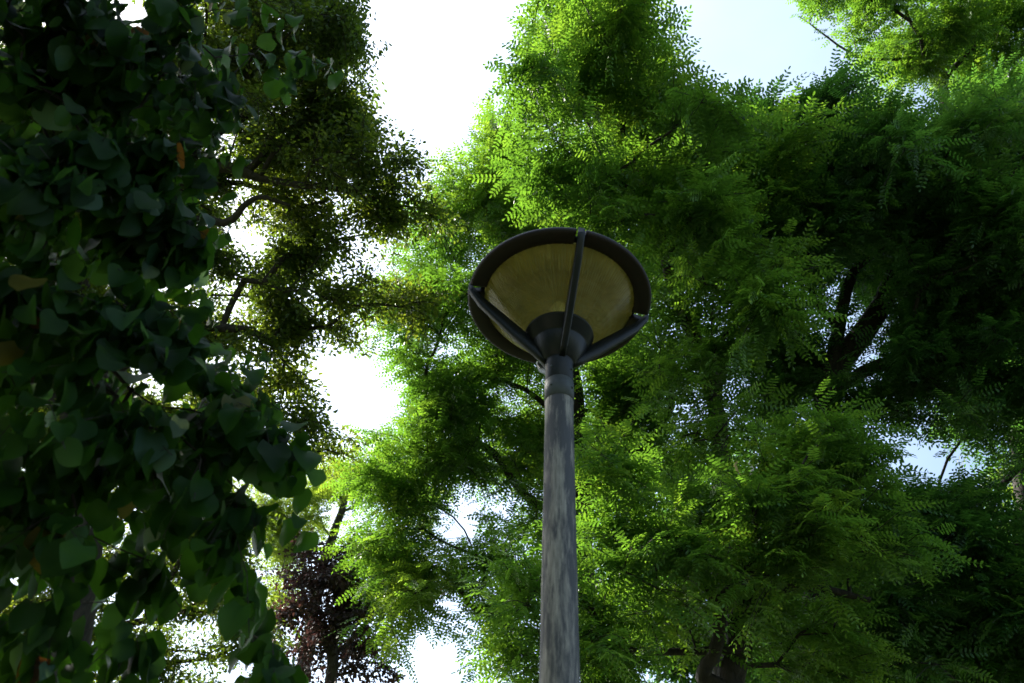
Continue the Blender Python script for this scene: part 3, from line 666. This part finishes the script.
# unseen crown added over the viewer's left and behind, to block skylight
wr_ = RT.rng; CB = [((-1.9, -0.2, 4.3), 1.3, 170), ((-2.6, 1.0, 6.2), 1.5, 170), ((-1.2, -1.2, 6.6), 1.6, 150), ((-3.4, 0.2, 5.4), 1.9, 200), ((-4.6, 2.6, 6.6), 2.2, 220), ((-2.2, -1.8, 5.2), 1.8, 180), ((-5.6, 0.5, 4.6), 1.9, 150), ((-3.6, -1.6, 3.6), 1.5, 120), ((-5.5, 4.2, 5.0), 1.8, 150), ((-0.4, -2.6, 5.6), 1.6, 130)]
for c_, r_b, n_b in CB:
    pts = np.array(c_) + unit(wr_.normal(size=(n_b, 3))) * (wr_.random((n_b, 1)) ** .4) * r_b
    X, Y, Z = proj(pts); ok = ~((Z > 0.1) & (X > -40) & (X < 1060) & (Y > -60)) ; pts = pts[ok]
    A = np.concatenate([A, pts]); tn = np.concatenate([tn, np.zeros(len(pts))])
RT.fill(A, tn + 0.35, droop=0.12, step=0.15, wc=0.2)
rroot = thing('round_leaved_tree', 'shaded tree with large round hanging leaves filling the left edge, closest to the viewer', 'tree', tuple(foot))
RT.branch_mesh('trunk', bark_dark, rroot, tip=0.0022, pw=2.3)
tv, tf = round_leaf(RT.rng)
rng = RT.rng; P = np.array(RT.P); par = np.array(RT.par); tips = np.array(RT.tips)
per = 6; i = np.repeat(np.arange(len(tips)), per); q = np.tile(np.arange(per), len(tips))
td = unit(P[tips] - P[par[tips]]); td = unit(td + np.array([0, 0, -0.7]))
# a hanging shoot of leaves below every tip
u = (q + rng.random(len(q)) * 0.4) / per
sp = P[tips[i]] + td[i] * (u * 0.22)[:, None]
az = q * 2.4 + rng.random(len(q)) * 0.8 + i
hd = np.stack([np.cos(az), np.sin(az), np.zeros(len(az))], 1)
stalk = unit(hd + np.array([0, 0, -0.3]) + rng.normal(size=sp.shape) * .15)
lp = sp + stalk * 0.028
d = unit(hd * 0.45 + np.array([0, 0, -1.0]) + rng.normal(size=sp.shape) * 0.28)
nr = unit(hd + np.array([0, 0, 0.45]) + rng.normal(size=sp.shape) * 0.25)
d_, s_, n_ = frames(d, nr)
Lf = rng.uniform(0.06, 0.135, len(sp)) * (1.05 - 0.35 * u)
V = lp[:, None] + Lf[:, None, None] * (d_[:, None] * tv[None, :, 0:1] + s_[:, None] * tv[None, :, 1:2] * 1.02 + n_[:, None] * tv[None, :, 2:3] * rng.uniform(0.3, 1.4, (len(sp), 1, 1)))
Fq = (tf[None] + (np.arange(len(sp)) * len(tv))[:, None, None]).reshape(-1, 4)
tone = np.clip(np.array(RT.tone)[i] + rng.normal(size=len(sp)) * 0.23, 0, 0.87)
odd = (rng.random(len(tips)) ** 0.5)[i] * rng.random(len(sp)) ** 0.5; tone = np.where(odd < 0.035, rng.uniform(0.88, 1.0, len(sp)), tone)
ph = rng.uniform(0, 6.28, (len(sp), 1)); am = rng.uniform(0.0, 0.10, (len(sp), 1))
wv = am * np.sin(tv[None, :, 0] * 7 + ph) * np.abs(tv[None, :, 1]) * 2.2 + rng.normal(size=(len(sp), 1)) * 0.25 * tv[None, :, 1] * tv[None, :, 0]
V = V + n_[:, None] * (wv * Lf[:, None])[:, :, None]
c_ = mesh_np('crown', V.reshape(-1, 3) - foot, [Fq], big, rroot, tone=np.repeat(tone, len(tv)), smooth=True)
# green shoots and leaf stalks, fine three sided rods
def rods(a0, a1, r):
    t = unit(a1 - a0); ref = np.where(np.abs(t[:, 2:3]) > 0.9, np.array([1.0, 0, 0]), np.array([0, 0, 1.0]))
    x = unit(np.cross(t, ref)); y = np.cross(t, x); V = []
    for c in (a0, a1):
        for k in range(3):
            V.append(c + r * (math.cos(k*2.094) * x + math.sin(k*2.094) * y))
    V = np.stack(V, 1).reshape(-1, 3); b_ = (np.arange(len(a0)) * 6)[:, None]
    return V, np.concatenate([b_ + np.array([k, (k+1) % 3, 3+(k+1) % 3, 3+k]) for k in range(3)])
V1, F1 = rods(P[tips], P[tips] + td * 0.22, 0.0016)
V2, F2 = rods(sp, lp, 0.0009)
mesh_np('shoots', np.concatenate([V1, V2]) - foot, [np.concatenate([F1, F2 + len(V1)])], bark_dark, rroot)
print('round leaves', len(sp))
